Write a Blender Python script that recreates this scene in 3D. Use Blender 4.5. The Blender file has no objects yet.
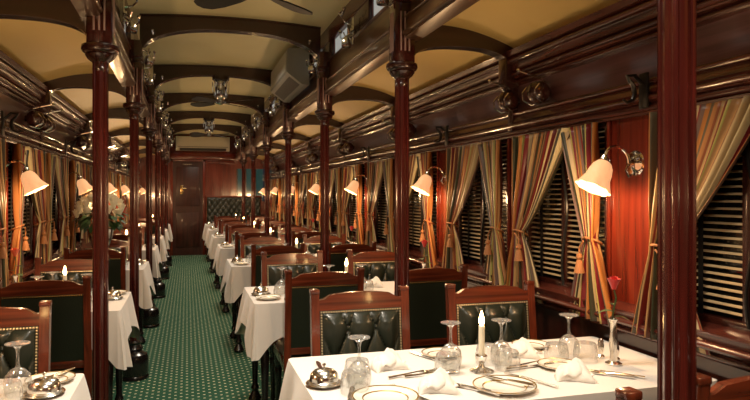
import bpy, bmesh, math, random
from mathutils import Vector, Matrix
R = random.Random(7)
PI = math.pi
SC = bpy.context.scene
COL = SC.collection
S = 1.93                       # bay length
PY = [1.197 + S*k for k in range(7)]    # pillars
XR, XL = 1.063, -.375          # pillar lines
WR, WL = 1.72, -1.03            # side walls
YEND = 14.95
Y0 = -1.6
ORD = ['nearest', 'second nearest', 'third nearest', 'fourth nearest', 'fifth nearest', 'sixth nearest', 'farthest']

# ------------------------------------------------------------------ materials
def nt(name):
    m = bpy.data.materials.new(name); m.use_nodes = True
    t = m.node_tree; b = t.nodes['Principled BSDF']
    return m, t, b
def simple(name, col, rough=.5, metal=0, coat=0, emis=None, es=0, bump=0, bscale=40, trans=0, ior=1.45, sheen=0):
    m, t, b = nt(name)
    b.inputs['Base Color'].default_value = (*col, 1)
    b.inputs['Roughness'].default_value = rough
    b.inputs['Metallic'].default_value = metal
    b.inputs['Coat Weight'].default_value = coat
    b.inputs['Coat Roughness'].default_value = .12
    b.inputs['Transmission Weight'].default_value = trans
    b.inputs['IOR'].default_value = ior
    b.inputs['Sheen Weight'].default_value = sheen
    if emis:
        b.inputs['Emission Color'].default_value = (*emis, 1); b.inputs['Emission Strength'].default_value = es
    tc = t.nodes.new('ShaderNodeTexCoord')
    n = t.nodes.new('ShaderNodeTexNoise'); n.inputs['Scale'].default_value = bscale
    t.links.new(tc.outputs['Object'], n.inputs['Vector'])
    if bump:
        bp = t.nodes.new('ShaderNodeBump'); bp.inputs['Strength'].default_value = bump; bp.inputs['Distance'].default_value = .004
        t.links.new(n.outputs['Fac'], bp.inputs['Height']); t.links.new(bp.outputs['Normal'], b.inputs['Normal'])
    if not trans and not metal:
        mr = t.nodes.new('ShaderNodeMapRange'); mr.inputs['To Min'].default_value = max(0, rough-.06); mr.inputs['To Max'].default_value = rough+.06
        t.links.new(n.outputs['Fac'], mr.inputs['Value']); t.links.new(mr.outputs['Result'], b.inputs['Roughness'])
    return m
def wood(name, dark, light, grain='z', rough=.26, coat=.6, spec=.5, fig=1.0, bump=.05):
    m, t, b = nt(name)
    tc = t.nodes.new('ShaderNodeTexCoord'); mp = t.nodes.new('ShaderNodeMapping')
    a, l = 38, 2.2
    mp.inputs['Scale'].default_value = {'z': (a, a, l), 'x': (l, a, a), 'y': (a, l, a)}[grain]
    t.links.new(tc.outputs['Object'], mp.inputs['Vector'])
    n = t.nodes.new('ShaderNodeTexNoise'); n.inputs['Scale'].default_value = 1.0; n.inputs['Detail'].default_value = 6; n.inputs['Distortion'].default_value = .6
    t.links.new(mp.outputs['Vector'], n.inputs['Vector'])
    n2 = t.nodes.new('ShaderNodeTexNoise'); n2.inputs['Scale'].default_value = 3.0
    t.links.new(tc.outputs['Object'], n2.inputs['Vector'])
    mx = t.nodes.new('ShaderNodeMath'); mx.operation = 'MULTIPLY_ADD'; mx.inputs[1].default_value = .35*fig; 
    t.links.new(n2.outputs['Fac'], mx.inputs[0]); t.links.new(n.outputs['Fac'], mx.inputs[2])
    r = t.nodes.new('ShaderNodeValToRGB')
    r.color_ramp.elements[0].position = .42; r.color_ramp.elements[0].color = (*dark, 1)
    r.color_ramp.elements[1].position = .86; r.color_ramp.elements[1].color = (*light, 1)
    t.links.new(mx.outputs[0], r.inputs['Fac']); t.links.new(r.outputs['Color'], b.inputs['Base Color'])
    b.inputs['Roughness'].default_value = rough
    b.inputs['Coat Weight'].default_value = coat; b.inputs['Coat Roughness'].default_value = .1
    bp = t.nodes.new('ShaderNodeBump'); bp.inputs['Strength'].default_value = bump; bp.inputs['Distance'].default_value = .003
    t.links.new(n.outputs['Fac'], bp.inputs['Height']); t.links.new(bp.outputs['Normal'], b.inputs['Normal'])
    return m
M = {}
DK, LT = (.012, .003, .002), (.044, .010, .006)
for g in 'xyz':
    M['dark_'+g] = wood('dark_mahogany_'+g, DK, LT, g)
    M['red_'+g] = wood('red_mahogany_'+g, (.07, .008, .004), (.18, .022, .009), g, rough=.26, coat=.7)
    M['chair_'+g] = wood('chair_mahogany_'+g, (.032, .006, .003), (.18, .034, .013), g, rough=.26, coat=.7)
    M['brown_'+g] = wood('brown_fascia_wood_'+g, (.03, .012, .005), (.12, .05, .018), g, rough=.3, coat=.5)
M['dark_y'] = wood('moulding_mahogany', (.026, .006, .004), (.10, .022, .013), 'y', rough=.27, coat=.25, bump=.02)
M['reeding'] = simple('pale_reeding', (.42, .28, .25), .25, coat=.6)  # pale colour of the thin reeding lines on the pillar tops
M['frieze'] = wood('frieze_wood_sheen_tint', (.06, .022, .024), (.14, .062, .066), 'y', rough=.33, coat=1)  # lighter purplish base colour stands in for the cool sheen on the frieze
M['door'] = wood('door_mahogany', (.02, .006, .004), (.07, .018, .012), 'z', rough=.4, coat=.15)
M['pillar'] = wood('pillar_mahogany', (.020, .003, .002), (.075, .010, .007), 'z', rough=.2, coat=1, bump=.1)
M['fanblade'] = simple('dark_fan_paddle', (.016, .010, .008), .5)
M['ebony'] = simple('black_lacquer', (.010, .008, .008), .22, coat=.6)
M['leather'] = simple('green_black_leather', (.016, .021, .014), .32, coat=.25, bump=.25, bscale=180)
M['chrome'] = simple('polished_chrome', (.82, .82, .80), .08, metal=1)
M['silver'] = simple('silver_plate', (.84, .82, .77), .2, metal=1)
M['nails'] = simple('bright_brass_nails', (.85, .70, .45), .3, metal=.7)
M['brass'] = simple('aged_brass', (.62, .42, .18), .25, metal=1)
M['iron'] = simple('black_iron', (.015, .013, .012), .3, metal=.4)
M['glass'] = simple('clear_glass', (1, 1, 1), .02, trans=1, ior=1.45)
def glass_mat():
    m, t, b = nt('thin_clear_glass'); N = t.nodes.new; out = t.nodes['Material Output']; t.nodes.remove(b)
    tr = N('ShaderNodeBsdfTransparent'); tr.inputs[0].default_value = (.93, .94, .93, 1)
    gl = N('ShaderNodeBsdfGlossy'); gl.inputs['Roughness'].default_value = .06
    df = N('ShaderNodeBsdfDiffuse'); df.inputs[0].default_value = (.85, .84, .82, 1)
    fr = N('ShaderNodeLayerWeight'); fr.inputs[0].default_value = .42
    m0 = N('ShaderNodeMixShader'); m0.inputs[0].default_value = .2
    t.links.new(gl.outputs[0], m0.inputs[1]); t.links.new(df.outputs[0], m0.inputs[2])
    mr = N('ShaderNodeMapRange'); mr.inputs['To Min'].default_value = .13; mr.inputs['To Max'].default_value = .8
    t.links.new(fr.outputs['Facing'], mr.inputs['Value'])
    m1 = N('ShaderNodeMixShader'); t.links.new(mr.outputs[0], m1.inputs[0]); t.links.new(tr.outputs[0], m1.inputs[1]); t.links.new(m0.outputs[0], m1.inputs[2])
    t.links.new(m1.outputs[0], out.inputs[0]); return m
M['glass'] = glass_mat()
M['china'] = simple('cream_china', (.85, .82, .74), .15, coat=.5)
M['gilt'] = simple('gilt_rim', (.62, .42, .14), .25, metal=.8)
M['cloth'] = simple('white_linen', (.74, .70, .66), .85, bump=.3, bscale=260, sheen=.2)
M['napkin'] = simple('napkin_linen', (.80, .76, .70), .85, bump=.3, bscale=300, sheen=.2)
M['wax'] = simple('candle_wax', (.85, .78, .60), .5)
M['flame'] = simple('candle_flame', (1, .7, .3), .5, emis=(1, .62, .22), es=30)
M['shade'] = simple('frosted_lamp_glass', (.62, .36, .20), .5, emis=(1, .50, .22), es=.50, bump=.6, bscale=60)
M['centre_ceiling'] = simple('olive_cream_ceiling_paint', (.68, .62, .36), .5, bump=.1, bscale=6)
M['side_ceiling'] = simple('warm_cream_ceiling_paint', (.74, .53, .19), .45, bump=.1, bscale=6)
M['acgrey'] = simple('grey_plastic', (.24, .24, .215), .45)
M['acdark'] = simple('dark_grille', (.05, .05, .05), .5)
M['acwhite'] = simple('cream_plastic', (.62, .58, .46), .4)
M['clerestory'] = simple('frosted_clerestory_glass', (.5, .5, .48), .5, emis=(.75, .82, .80), es=.22)
M['night'] = simple('night_window_glass', (.004, .005, .005), .06, coat=1)
M['teal'] = simple('teal_window_glass', (.02, .06, .06), .08, emis=(.05, .22, .22), es=.08, coat=1)
M['slat'] = simple('bronze_blind_slat', (.46, .33, .18), .35)
M['rose'] = simple('red_rose_petal', (.55, .015, .012), .55, sheen=.4)
M['coral'] = simple('coral_rose_petal', (.62, .10, .04), .55, sheen=.4)
M['cream_rose'] = simple('cream_rose_petal', (.92, .86, .70), .6, sheen=.4)
M['leaf'] = simple('dark_leaf', (.03, .08, .025), .45)
M['rope'] = simple('gold_tieback_rope', (.34, .14, .05), .7, bump=.8, bscale=200)
M['white'] = simple('white_enamel', (.8, .78, .72), .3)

def make_curtain_mat(name, seed, base_shift=0):
    m, t, b = nt(name)
    uv = t.nodes.new('ShaderNodeTexCoord'); sp = t.nodes.new('ShaderNodeSeparateXYZ')
    t.links.new(uv.outputs['UV'], sp.inputs[0])
    r = t.nodes.new('ShaderNodeValToRGB'); cr = r.color_ramp; cr.interpolation = 'CONSTANT'
    pal = [(.36, .20, .08), (.10, .03, .015), (.46, .34, .17), (.12, .007, .010), (.34, .13, .03), (.03, .032, .014), (.34, .31, .09),
           (.14, .085, .07), (.50, .40, .22), (.17, .012, .014), (.30, .13, .045), (.09, .075, .05), (.36, .22, .09), (.22, .06, .02),
           (.035, .03, .015), (.40, .29, .15)]
    rr = random.Random(seed); rr.shuffle(pal)
    ps = sorted(rr.uniform(.03, .97) for _ in range(15))
    ps = [0]+[(i+1)/16*.6+p*.4 for i, p in enumerate(ps)]
    cr.elements[0].position = 0; cr.elements[0].color = (*pal[0], 1)
    cr.elements[1].position = ps[1]; cr.elements[1].color = (*pal[1], 1)
    for i in range(2, 16):
        e = cr.elements.new(ps[i]); e.color = (*pal[i], 1)
    mu = t.nodes.new('ShaderNodeMath'); mu.operation = 'MULTIPLY'; mu.inputs[1].default_value = 2.0
    fr = t.nodes.new('ShaderNodeMath'); fr.operation = 'FRACT'
    t.links.new(sp.outputs['X'], mu.inputs[0]); t.links.new(mu.outputs[0], fr.inputs[0]); t.links.new(fr.outputs[0], r.inputs['Fac'])
    t.links.new(r.outputs['Color'], b.inputs['Base Color'])
    b.inputs['Roughness'].default_value = .36; b.inputs['Specular IOR Level'].default_value = .35
    b.inputs['Subsurface Weight'].default_value = 0
    return m
M['curtain_a'] = make_curtain_mat('striped_silk_a', 3)
M['curtain_b'] = make_curtain_mat('striped_silk_b', 11)

def carpet():
    m, t, b = nt('green_patterned_carpet')
    N = t.nodes.new; L = t.links.new
    tc = N('ShaderNodeTexCoord'); sp = N('ShaderNodeSeparateXYZ'); L(tc.outputs['Object'], sp.inputs[0])
    def mth(op, a, bb=None, c=None):
        n = N('ShaderNodeMath'); n.operation = op
        for i, v in enumerate((a, bb, c)):
            if v is None: continue
            if isinstance(v, (int, float)): n.inputs[i].default_value = v
            else: L(v, n.inputs[i])
        return n.outputs[0]
    P = .075
    u = mth('DIVIDE', mth('ADD', sp.outputs[0], sp.outputs[1]), P); v = mth('DIVIDE', mth('SUBTRACT', sp.outputs[0], sp.outputs[1]), P)
    fu = mth('ABSOLUTE', mth('SUBTRACT', mth('FRACT', u), .5)); fv = mth('ABSOLUTE', mth('SUBTRACT', mth('FRACT', v), .5))
    dot = mth('LESS_THAN', mth('ADD', mth('POWER', fu, 2.0), mth('POWER', fv, 2.0)), .028)
    line = mth('GREATER_THAN', mth('MAXIMUM', fu, fv), .43)
    nz = N('ShaderNodeTexNoise'); nz.inputs['Scale'].default_value = 400; L(tc.outputs['Object'], nz.inputs['Vector'])
    m1 = N('ShaderNodeMix'); m1.data_type = 'RGBA'; m1.inputs[6].default_value = (.009, .075, .037, 1); m1.inputs[7].default_value = (.018, .105, .05, 1); L(line, m1.inputs[0])
    m2 = N('ShaderNodeMix'); m2.data_type = 'RGBA'; m2.inputs[7].default_value = (.66, .64, .42, 1); L(m1.outputs[2], m2.inputs[6]); L(dot, m2.inputs[0])
    L(m2.outputs[2], b.inputs['Base Color'])
    b.inputs['Roughness'].default_value = .95
    bp = N('ShaderNodeBump'); bp.inputs['Strength'].default_value = .5; bp.inputs['Distance'].default_value = .003
    L(nz.outputs['Fac'], bp.inputs['Height']); L(bp.outputs['Normal'], b.inputs['Normal'])
    return m
M['carpet'] = carpet()

# ------------------------------------------------------------------ mesh builder
class MB:
    def __init__(s): s.v = []; s.f = []; s.uv = {}
    def add(s, vs, fs, uvs=None):
        o = len(s.v); s.v += [tuple(v) for v in vs]
        for f in fs: s.f.append(tuple(i+o for i in f))
        if uvs:
            for i, q in enumerate(uvs): s.uv[o+i] = q
        return s
    def box(s, x0, x1, y0, y1, z0, z1, bev=0.0, M4=None):
        bm = bmesh.new()
        bmesh.ops.create_cube(bm, size=1)
        for v in bm.verts:
            v.co = Vector(((x0+x1)/2+v.co.x*(x1-x0), (y0+y1)/2+v.co.y*(y1-y0), (z0+z1)/2+v.co.z*(z1-z0)))
        if bev: bmesh.ops.bevel(bm, geom=bm.edges[:], offset=bev, segments=2, profile=.5, affect='EDGES')
        if M4: bmesh.ops.transform(bm, matrix=M4, verts=bm.verts[:])
        bm.verts.index_update()
        s.add([v.co[:] for v in bm.verts], [[v.index for v in f.verts] for f in bm.faces]); bm.free(); return s
    def lathe(s, prof, c=(0, 0, 0), n=24, axis=None, ripple=None, close=False):
        """prof: list of (r, z). axis: Matrix to orient"""
        vs = []; fs = []; k = len(prof)
        for (r, z) in prof:
            for i in range(n):
                a = 2*PI*i/n; rr = r
                if ripple: rr = r*(1+ripple(a, z))
                vs.append(Vector((rr*math.cos(a), rr*math.sin(a), z)))
        for j in range(k-1):
            for i in range(n):
                fs.append((j*n+i, j*n+(i+1) % n, (j+1)*n+(i+1) % n, (j+1)*n+i))
        if prof[0][0] > 1e-5 and close: fs.append(tuple(range(n-1, -1, -1)))
        if prof[-1][0] > 1e-5 and close: fs.append(tuple(range((k-1)*n, k*n)))
        if axis: vs = [axis @ v for v in vs]
        c = Vector(c); s.add([v+c for v in vs], fs); return s
    def tube(s, pts, r, n=8, cap=True):
        pts = [Vector(p) for p in pts]; m = len(pts); vs = []; fs = []
        rs = r if isinstance(r, (list, tuple)) else [r]*m
        up = None
        for i, p in enumerate(pts):
            d = (pts[min(i+1, m-1)]-pts[max(i-1, 0)]).normalized()
            if up is None: up = Vector((0, 0, 1)) if abs(d.z) < .9 else Vector((1, 0, 0))
            a = d.cross(up).normalized(); bb = a.cross(d).normalized(); up = bb
            for q in range(n):
                t = 2*PI*q/n; vs.append(p+(a*math.cos(t)+bb*math.sin(t))*rs[i])
        for i in range(m-1):
            for q in range(n): fs.append((i*n+q, i*n+(q+1) % n, (i+1)*n+(q+1) % n, (i+1)*n+q))
        if cap: fs.append(tuple(range(n-1, -1, -1))); fs.append(tuple(range((m-1)*n, m*n)))
        s.add(vs, fs); return s
    def sphere(s, c, r, n=10, sq=(1, 1, 1)):
        k = max(4, n//2); prof = [(max(1e-4, r*math.sin(PI*j/k)), -r*math.cos(PI*j/k)) for j in range(k+1)]
        ax = Matrix.Diagonal(sq); s.lathe(prof, c, n, ax); return s
    def prism(s, poly, a0, a1, axis='y'):
        """poly: 2D outline (p,q); axis y: (x,z) outline extruded in y; axis x: (y,z) outline extruded in x; axis z: (x,y)"""
        n = len(poly)
        def P(p, q, a): return {'y': (p, a, q), 'x': (a, p, q), 'z': (p, q, a)}[axis]
        vs = [P(p, q, a0) for p, q in poly]+[P(p, q, a1) for p, q in poly]
        fs = [(i, (i+1) % n, n+(i+1) % n, n+i) for i in range(n)]+[tuple(range(n-1, -1, -1)), tuple(range(n, 2*n))]
        s.add(vs, fs); return s
    def strip(s, lo, hi, y0, y1):
        """band between two xz polylines of equal length, thick y0..y1"""
        n = len(lo); vs = []
        for (x, z), (X, Z) in zip(lo, hi): vs += [(x, y0, z), (X, y0, Z), (x, y1, z), (X, y1, Z)]
        fs = []
        for i in range(n-1):
            a, b = 4*i, 4*i+4
            fs += [(a, b, b+1, a+1), (a+2, a+3, b+3, b+2), (a, a+2, b+2, b), (a+1, b+1, b+3, a+3)]
        fs += [(0, 1, 3, 2), (4*n-4, 4*n-2, 4*n-1, 4*n-3)]
        s.add(vs, fs); return s
    def grid(s, nu, nv, fn, uv=True, flip=False):
        vs = []; us = []
        for j in range(nv+1):
            for i in range(nu+1):
                vs.append(fn(i/nu, j/nv)); us.append((i/nu, j/nv))
        fs = []
        for j in range(nv):
            for i in range(nu):
                a = j*(nu+1)+i; q = (a, a+1, a+nu+2, a+nu+1); fs.append(q[::-1] if flip else q)
        s.add(vs, fs, us if uv else None); return s
    def build(s, name, mat, parent=None, angle=38, fix=True):
        me = bpy.data.meshes.new(name); me.from_pydata(s.v, [], s.f)
        if s.uv:
            ul = me.uv_layers.new(name='UVMap')
            for l in me.loops: ul.data[l.index].uv = s.uv.get(l.vertex_index, (0, 0))
        if fix:
            bm = bmesh.new(); bm.from_mesh(me); bmesh.ops.recalc_face_normals(bm, faces=bm.faces[:]); bm.to_mesh(me); bm.free()
        me.update()
        for p in me.polygons: p.use_smooth = True
        me.set_sharp_from_angle(angle=math.radians(angle))
        me.materials.append(M[mat] if isinstance(mat, str) else mat)
        o = bpy.data.objects.new(name, me); COL.objects.link(o)
        if parent: o.parent = parent
        return o
def empty(name, loc=(0, 0, 0), rz=0):
    o = bpy.data.objects.new(name, None); COL.objects.link(o); o.location = loc; o.rotation_euler = (0, 0, rz)
    o.empty_display_size = .05; return o
def tag(o, label=None, cat=None, group=None, kind=None):
    for k, v in (('label', label), ('category', cat), ('group', group), ('kind', kind)):
        if v: o[k] = v
    return o
KIDS = {}
def copy_tree(o, parent=None):
    c = o.copy(); COL.objects.link(c)
    if parent: c.parent = parent
    for ch in list(o.children): copy_tree(ch, c)
    return c
PROTO = {}
def place(kind, maker, loc, rz, label, cat, group=None):
    if kind not in PROTO:
        o = maker(); PROTO[kind] = o
    else: o = copy_tree(PROTO[kind])
    o.location = loc; o.rotation_euler = (0, 0, rz)
    if 'group' in o: del o['group']
    return tag(o, label, cat, group)
def struct(name, mb, mat, parent=None):
    o = mb.build(name, mat, parent)
    if not parent: o['kind'] = 'structure'
    return o
def circ(n, a0, a1): return [a0+(a1-a0)*i/n for i in range(n+1)]

# ------------------------------------------------------------------ setting
fl = MB().box(WL-.05, WR+.05, Y0, YEND, -.06, 0); struct('floor', fl, 'carpet')
# windows layout
BAYS = range(-1, 7)
def win_list():
    out = []
    for k in range(-2, 7):
        c = 2.162+S*k
        out.append((c+.17, c+.87)); out.append((c+1.05, c+1.76))
    return [w for w in out if w[1] > .2 and w[1] < 14.6 and w[0] > -.9]
WINS = win_list()
ZB, ZT = .915, 1.679
def side_wall(s, xw, name):
    mb = MB(); o = xw+s*.06
    def bx(a0, a1, y0, y1, z0, z1, bev=0): mb.box(min(xw+s*a0, xw+s*a1), max(xw+s*a0, xw+s*a1), y0, y1, z0, z1, bev)
    y = Y0
    for (a, b) in WINS:
        bx(0, .07, y, a, ZB-.02, ZT+.04); 
        # thin raised frame mouldings on each panel
        if b-a > 0 and y > Y0:
            bx(-.012, .0, y, y+.022, ZB, ZT, .004); bx(-.012, .0, a-.022, a, ZB, ZT, .004)
        y = b
    bx(0, .07, y, YEND, ZB-.02, ZT+.04)
    lo = MB(); lo.box(min(xw, xw+s*.07), max(xw, xw+s*.07), Y0, YEND, 0, ZB-.01)
    struct('trim_%d' % (18 if s > 0 else 19), lo, 'dark_z')
    return struct(name, mb, 'red_z')
side_wall(1, WR, 'wall_right'); side_wall(-1, WL, 'wall_left')
def prof_side(s, xw, pts): return [(xw-s*d, z) for d, z in pts]
def arcs(pts):
    """expand a list of (d,z) bead descriptors: ('b', z0, z1, d0, bulge)"""
    out = []
    for p in pts:
        if p[0] == 'b':
            _, z0, z1, d0, bl = p
            for i in range(7):
                a = PI*i/6; out.append((d0+bl*math.sin(a), z0+(z1-z0)*(1-math.cos(a))/2))
        else: out.append(p)
    return out
# curtain rail moulding + frieze + cornice, one profile each
rail = arcs([(-.02, ZT-.01), (.02, ZT-.01), ('b', ZT, ZT+.028, .022, .012), (.03, ZT+.034), ('b', ZT+.036, ZT+.062, .03, .02), (.035, ZT+.07), (.025, ZT+.10), ('b', ZT+.104, ZT+.127, .02, .014), (.0, ZT+.13), (-.02, ZT+.13)])
cor = [(d, z+.022) for d, z in arcs([(-.02, 1.925), (.0, 1.925), ('b', 1.93, 1.955, .012, .016), (.03, 1.965), ('b', 1.97, 1.995, .032, .018), (.045, 2.0), (.05, 2.03), ('b', 2.035, 2.065, .055, .02), (.075, 2.075), (.085, 2.10), (.02, 2.115), (-.02, 2.115)])]
for s, xw, nm in ((1, WR, 1), (-1, WL, 2)):
    m = MB().prism(prof_side(s, xw, rail), Y0, YEND); struct('trim_%d' % nm, m, 'dark_y')
    m = MB().prism(prof_side(s, xw, cor), Y0, YEND); struct('trim_%d' % (nm+2), m, 'dark_y')
    m = MB().box(min(xw, xw+s*.07), max(xw, xw+s*.07), Y0, YEND, ZT+.04, 2.14); struct('trim_%d' % (nm+4), m, 'frieze')
    # sill ledge and dado
    led = arcs([(-.01, .80), (.02, .80), ('b', .805, .83, .025, .014), (.03, .835), ('b', .84, .87, .05, .02), (.055, .875), (.06, .90), (.0, .92), (-.01, .92)])
    m = MB().prism(prof_side(s, xw, led), Y0, YEND); struct('trim_%d' % (nm+6), m, 'dark_y')
    m = MB().box(*(sorted((xw-s*.018, xw))), Y0, YEND, 0, .14, .005); struct('baseboard_%s' % ('right' if s > 0 else 'left'), m, 'dark_y')

# windows: frame, pane ; blinds are things
def make_window(s, xw, a, b, idx):
    w = empty('window_%d' % idx, (xw, a, ZB)); w['kind'] = 'structure'
    m = MB(); L = b-a; H = ZT-ZB; x0, x1 = (.0, .05) if s > 0 else (-.05, .0)
    for args in ((0, .03, 0, H), (L-.03, L, 0, H), (.0, L, 0, .03), (0, L, H-.02, H)):
        m.box(x0, x1, args[0], args[1], args[2], args[3], .004)
    m.box(x0+.005, x1-.005, L/2-.018, L/2+.018, .02, H-.01, .004)
    m.build('window_frame', 'dark_z', w)
    MB().box(s*.055-.003, s*.055+.003, 0, L, 0, H).build('pane', 'night', w)
i = 0
for s, xw in ((1, WR), (-1, WL)):
    for (a, b) in WINS:
        i += 1; make_window(s, xw, a, b, i)

def make_blind(s):
    L = .64; H = .725
    r = empty('venetian_blind')
    m = MB(); n = 28
    for j in range(n):
        z = .02+j*(H-.03)/n
        T = Matrix.Translation((0, L/2, z)) @ Matrix.Rotation(-s*math.radians(24), 4, 'Y')
        m.box(-.0068, .0068, -L/2, L/2, -.0011, .0011, M4=T)
    m.build('slats', 'slat', r)
    for y in (.12, L-.12): MB().box(-s*.013-.001, -s*.013+.001, y-.011, y+.011, .0, H).build('ladder_tape', 'iron', r)
    MB().box(-.014, .014, 0, L, H-.02, H, .003).build('head_rail', 'dark_y', r)
    MB().tube([(-s*.022, .30+.02*math.sin(9*t), H*(1-t*1.02)) for t in circ(20, 0, 1)], .007, 6).build('pull_strap', 'iron', r)
    return r
def ordw(i): return ['first', 'second', 'third', 'fourth', 'fifth', 'sixth', 'seventh', 'eighth', 'ninth', 'tenth', 'eleventh', 'twelfth', 'thirteenth', 'fourteenth', 'fifteenth', 'sixteenth'][i]

# curtains
def make_curtain(s, far, wide, L, mat):
    """local origin: at the tied edge of the window on the wall plane; y runs into the window (dirn)."""
    d = -1 if far else 1           # direction from tied edge towards the window's middle
    top = L*(.74 if wide else .42)
    H = ZT-ZB; zt = .245            # tie height above sill
    amp = .030
    root = empty('striped_curtain')
    nf = 9 if wide else 6
    def sm(t): return t*t*(3-2*t)
    def fn(u, v):
        z = -.09+(H+.075)*v
        if z > zt:
            t = (z-zt)/(H-zt); w = .085+(top-.085)*(t**.8 if wide else t**.9)
            e = .0; 
        else:
            t = (zt-z)/(zt+.09); w = .085+(.30 if wide else .25)*(t**.8); e = -.12*t**.9
        ph = u*nf*2*PI
        dens = min(1, w/.25)
        fold = amp*(.55+.45*math.sin(u*5.1+2*v))*math.sin(ph+.6*math.sin(3*v))
        x = .052+(fold*(.45+.55*dens))+.012*abs((1 if z > zt else .6)*math.exp(-abs(z-zt)*9))
        # sag: inner edge bows
        y = e+w*u+.006*math.sin(ph*.5+4*v)
        return (-s*x, d*y, z+(.03*u if z < 0 else 0)*0)
    m = MB(); m.grid(nf*9, 34, fn)
    c = m.build('fabric', mat, root, angle=180, fix=False)
    sol = c.modifiers.new('solid', 'SOLIDIFY'); sol.thickness = .002
    # tieback: rope ring, tassel
    t = MB(); pts = [(-s*(.05+.034*math.cos(a)), d*(.042+.046*math.sin(a)), zt+.016*math.cos(a)) for a in circ(16, 0, 2*PI)]
    t.tube(pts, .0052, 7, cap=False)
    t.build('tieback', 'rope', root)
    q = MB(); tx, ty = -s*.085, d*.085
    q.tube([(-s*.09, d*.05, zt), (tx, ty, zt-.03), (tx, ty, zt-.06)], .004, 6)
    q.lathe([(.001, .0), (.012, -.004), (.015, -.018), (.009, -.028), (.013, -.034), (.024, -.085), (.001, -.086)], (tx, ty, zt-.055), 14)
    q.build('tassel', 'rope', root)
    return root
side_name = {1: 'right', -1: 'left'}
for s, xw in ((1, WR), (-1, WL)):
    first = 1.2 if s > 0 else 4.0          # the first window the photo shows on each wall
    wl = [w for w in WINS if w[0] > 1.2]
    j = -1
    for (a, b) in wl:
        nm = side_name[s]; L = .70
        if a > first:
            j += 1; wd = 'the %s window of the %s wall from the front' % (ordw(j), nm)
        else: wd = '%s wall window %s the nearest small table' % (nm, 'before' if a < 2 else 'just beyond' if a < 3.1 else 'well beyond')
        v = WINS.index((a, b)) % 2
        place(('blind', s), lambda: make_blind(s), (xw+s*.022, a+.03, ZB+.03), 0, 'bronze slatted blind in ' + wd, 'blind', 'blinds along the %s wall' % nm)
        place(('cur', s, 1, v), lambda: make_curtain(s, True, True, L, 'curtain_a' if v else 'curtain_b'), (xw, b, ZB), 0,
              'wide striped far-side curtain at ' + wd, 'curtain', 'striped curtains, %s wall' % nm)
        place(('cur', s, 0, v), lambda: make_curtain(s, False, False, L, 'curtain_b' if v else 'curtain_a'), (xw, a, ZB), 0,
              'narrow striped near-side curtain at ' + wd, 'curtain', 'striped curtains, %s wall' % nm)

# fascia with clerestory, centre ceiling, side ceilings
for s, xp, nm in ((1, XR, 9), (-1, XL, 10)):
    f = arcs([(.0, 2.15), (.035, 2.155), ('b', 2.165, 2.195, .03, .016), (.03, 2.20), (.022, 2.25), ('b', 2.255, 2.275, .02, .014), (.0, 2.28), (0, 2.42), ('b', 2.42, 2.44, .0, .012), (-.05, 2.44), (-.05, 2.15)])
    pts = [(xp-s*(d-.03), z) for d, z in f]
    struct('trim_%d' % nm, MB().prism(pts, Y0, YEND), 'brown_y')
    xs = sorted((xp+s*.02, xp+s*.07))
    struct('trim_%d' % (nm+2), MB().box(xs[0]-.01, xs[1], Y0, YEND, 2.57, 2.76, .004), 'dark_y')
    # outer side moulding (toward the windows)
    g = arcs([(.05, 2.15), ('b', 2.16, 2.20, .055, .02), (.06, 2.205), ('b', 2.21, 2.24, .055, .012), (.05, 2.25)])
    struct('trim_%d' % (nm+4), MB().prism([(xp+s*d, z) for d, z in g], Y0, YEND), 'dark_y')
    st = MB()
    for k in range(-1, 8):
        p = 1.197+S*k
        for (u0, u1) in ((-.17, .17), (.69, 1.24)):
            xa, xb = sorted((xp+s*.015, xp+s*.07)); st.box(xa, xb, max(Y0, p+u0), min(YEND, p+u1), 2.43, 2.58, .003)
    struct('trim_%d' % (nm+6), st, 'dark_z')
wn = i
for s, xp in ((1, XR), (-1, XL)):
    for k in range(-1, 7):
        p = 1.197+S*k
        for (u0, u1) in ((.17, .69), (1.24, 1.76)):
            wn += 1; w = empty('window_%d' % wn, (xp+s*.05, p+u0, 2.43)); w['kind'] = 'structure'
            MB().box(-.004, .004, 0, u1-u0, 0, .15).build('pane', 'clerestory', w)
            fr = MB(); 
            for a in ((0, u1-u0, 0, .012), (0, u1-u0, .138, .15), (0, .014, 0, .15), (u1-u0-.014, u1-u0, 0, .15)):
                fr.box(-.014, .006, a[0], a[1], a[2], a[3]) if s < 0 else fr.box(-.014, .006, a[0], a[1], a[2], a[3])
            fr.build('window_frame', 'dark_y', w)
cx = (XL+XR)/2; hw = (XR-XL)/2+.06
top = [(cx+hw*t, 2.685+.035*(1-t*t)) for t in circ(16, -1, 1)]
struct('ceiling', MB().strip(top, [(x, z+.03) for x, z in top], Y0, YEND), 'centre_ceiling')
def side_ceil(s, xp, xw):
    a = xp+s*.05; pts = []
    for t in circ(14, 0, 1):
        pts.append((a+(xw-a)*t, 2.235+.02*math.sin(PI*t)-.108*t**2.0))
    return pts
cr_ = side_ceil(1, XR, WR+.02); cl_ = side_ceil(-1, XL, WL-.02)
o = struct('ceiling_right', MB().strip(cr_, [(x, z+.03) for x, z in cr_], Y0, YEND), 'side_ceiling')
o = struct('ceiling_left', MB().strip(cl_, [(x, z+.03) for x, z in cl_], Y0, YEND), 'side_ceiling')

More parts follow.
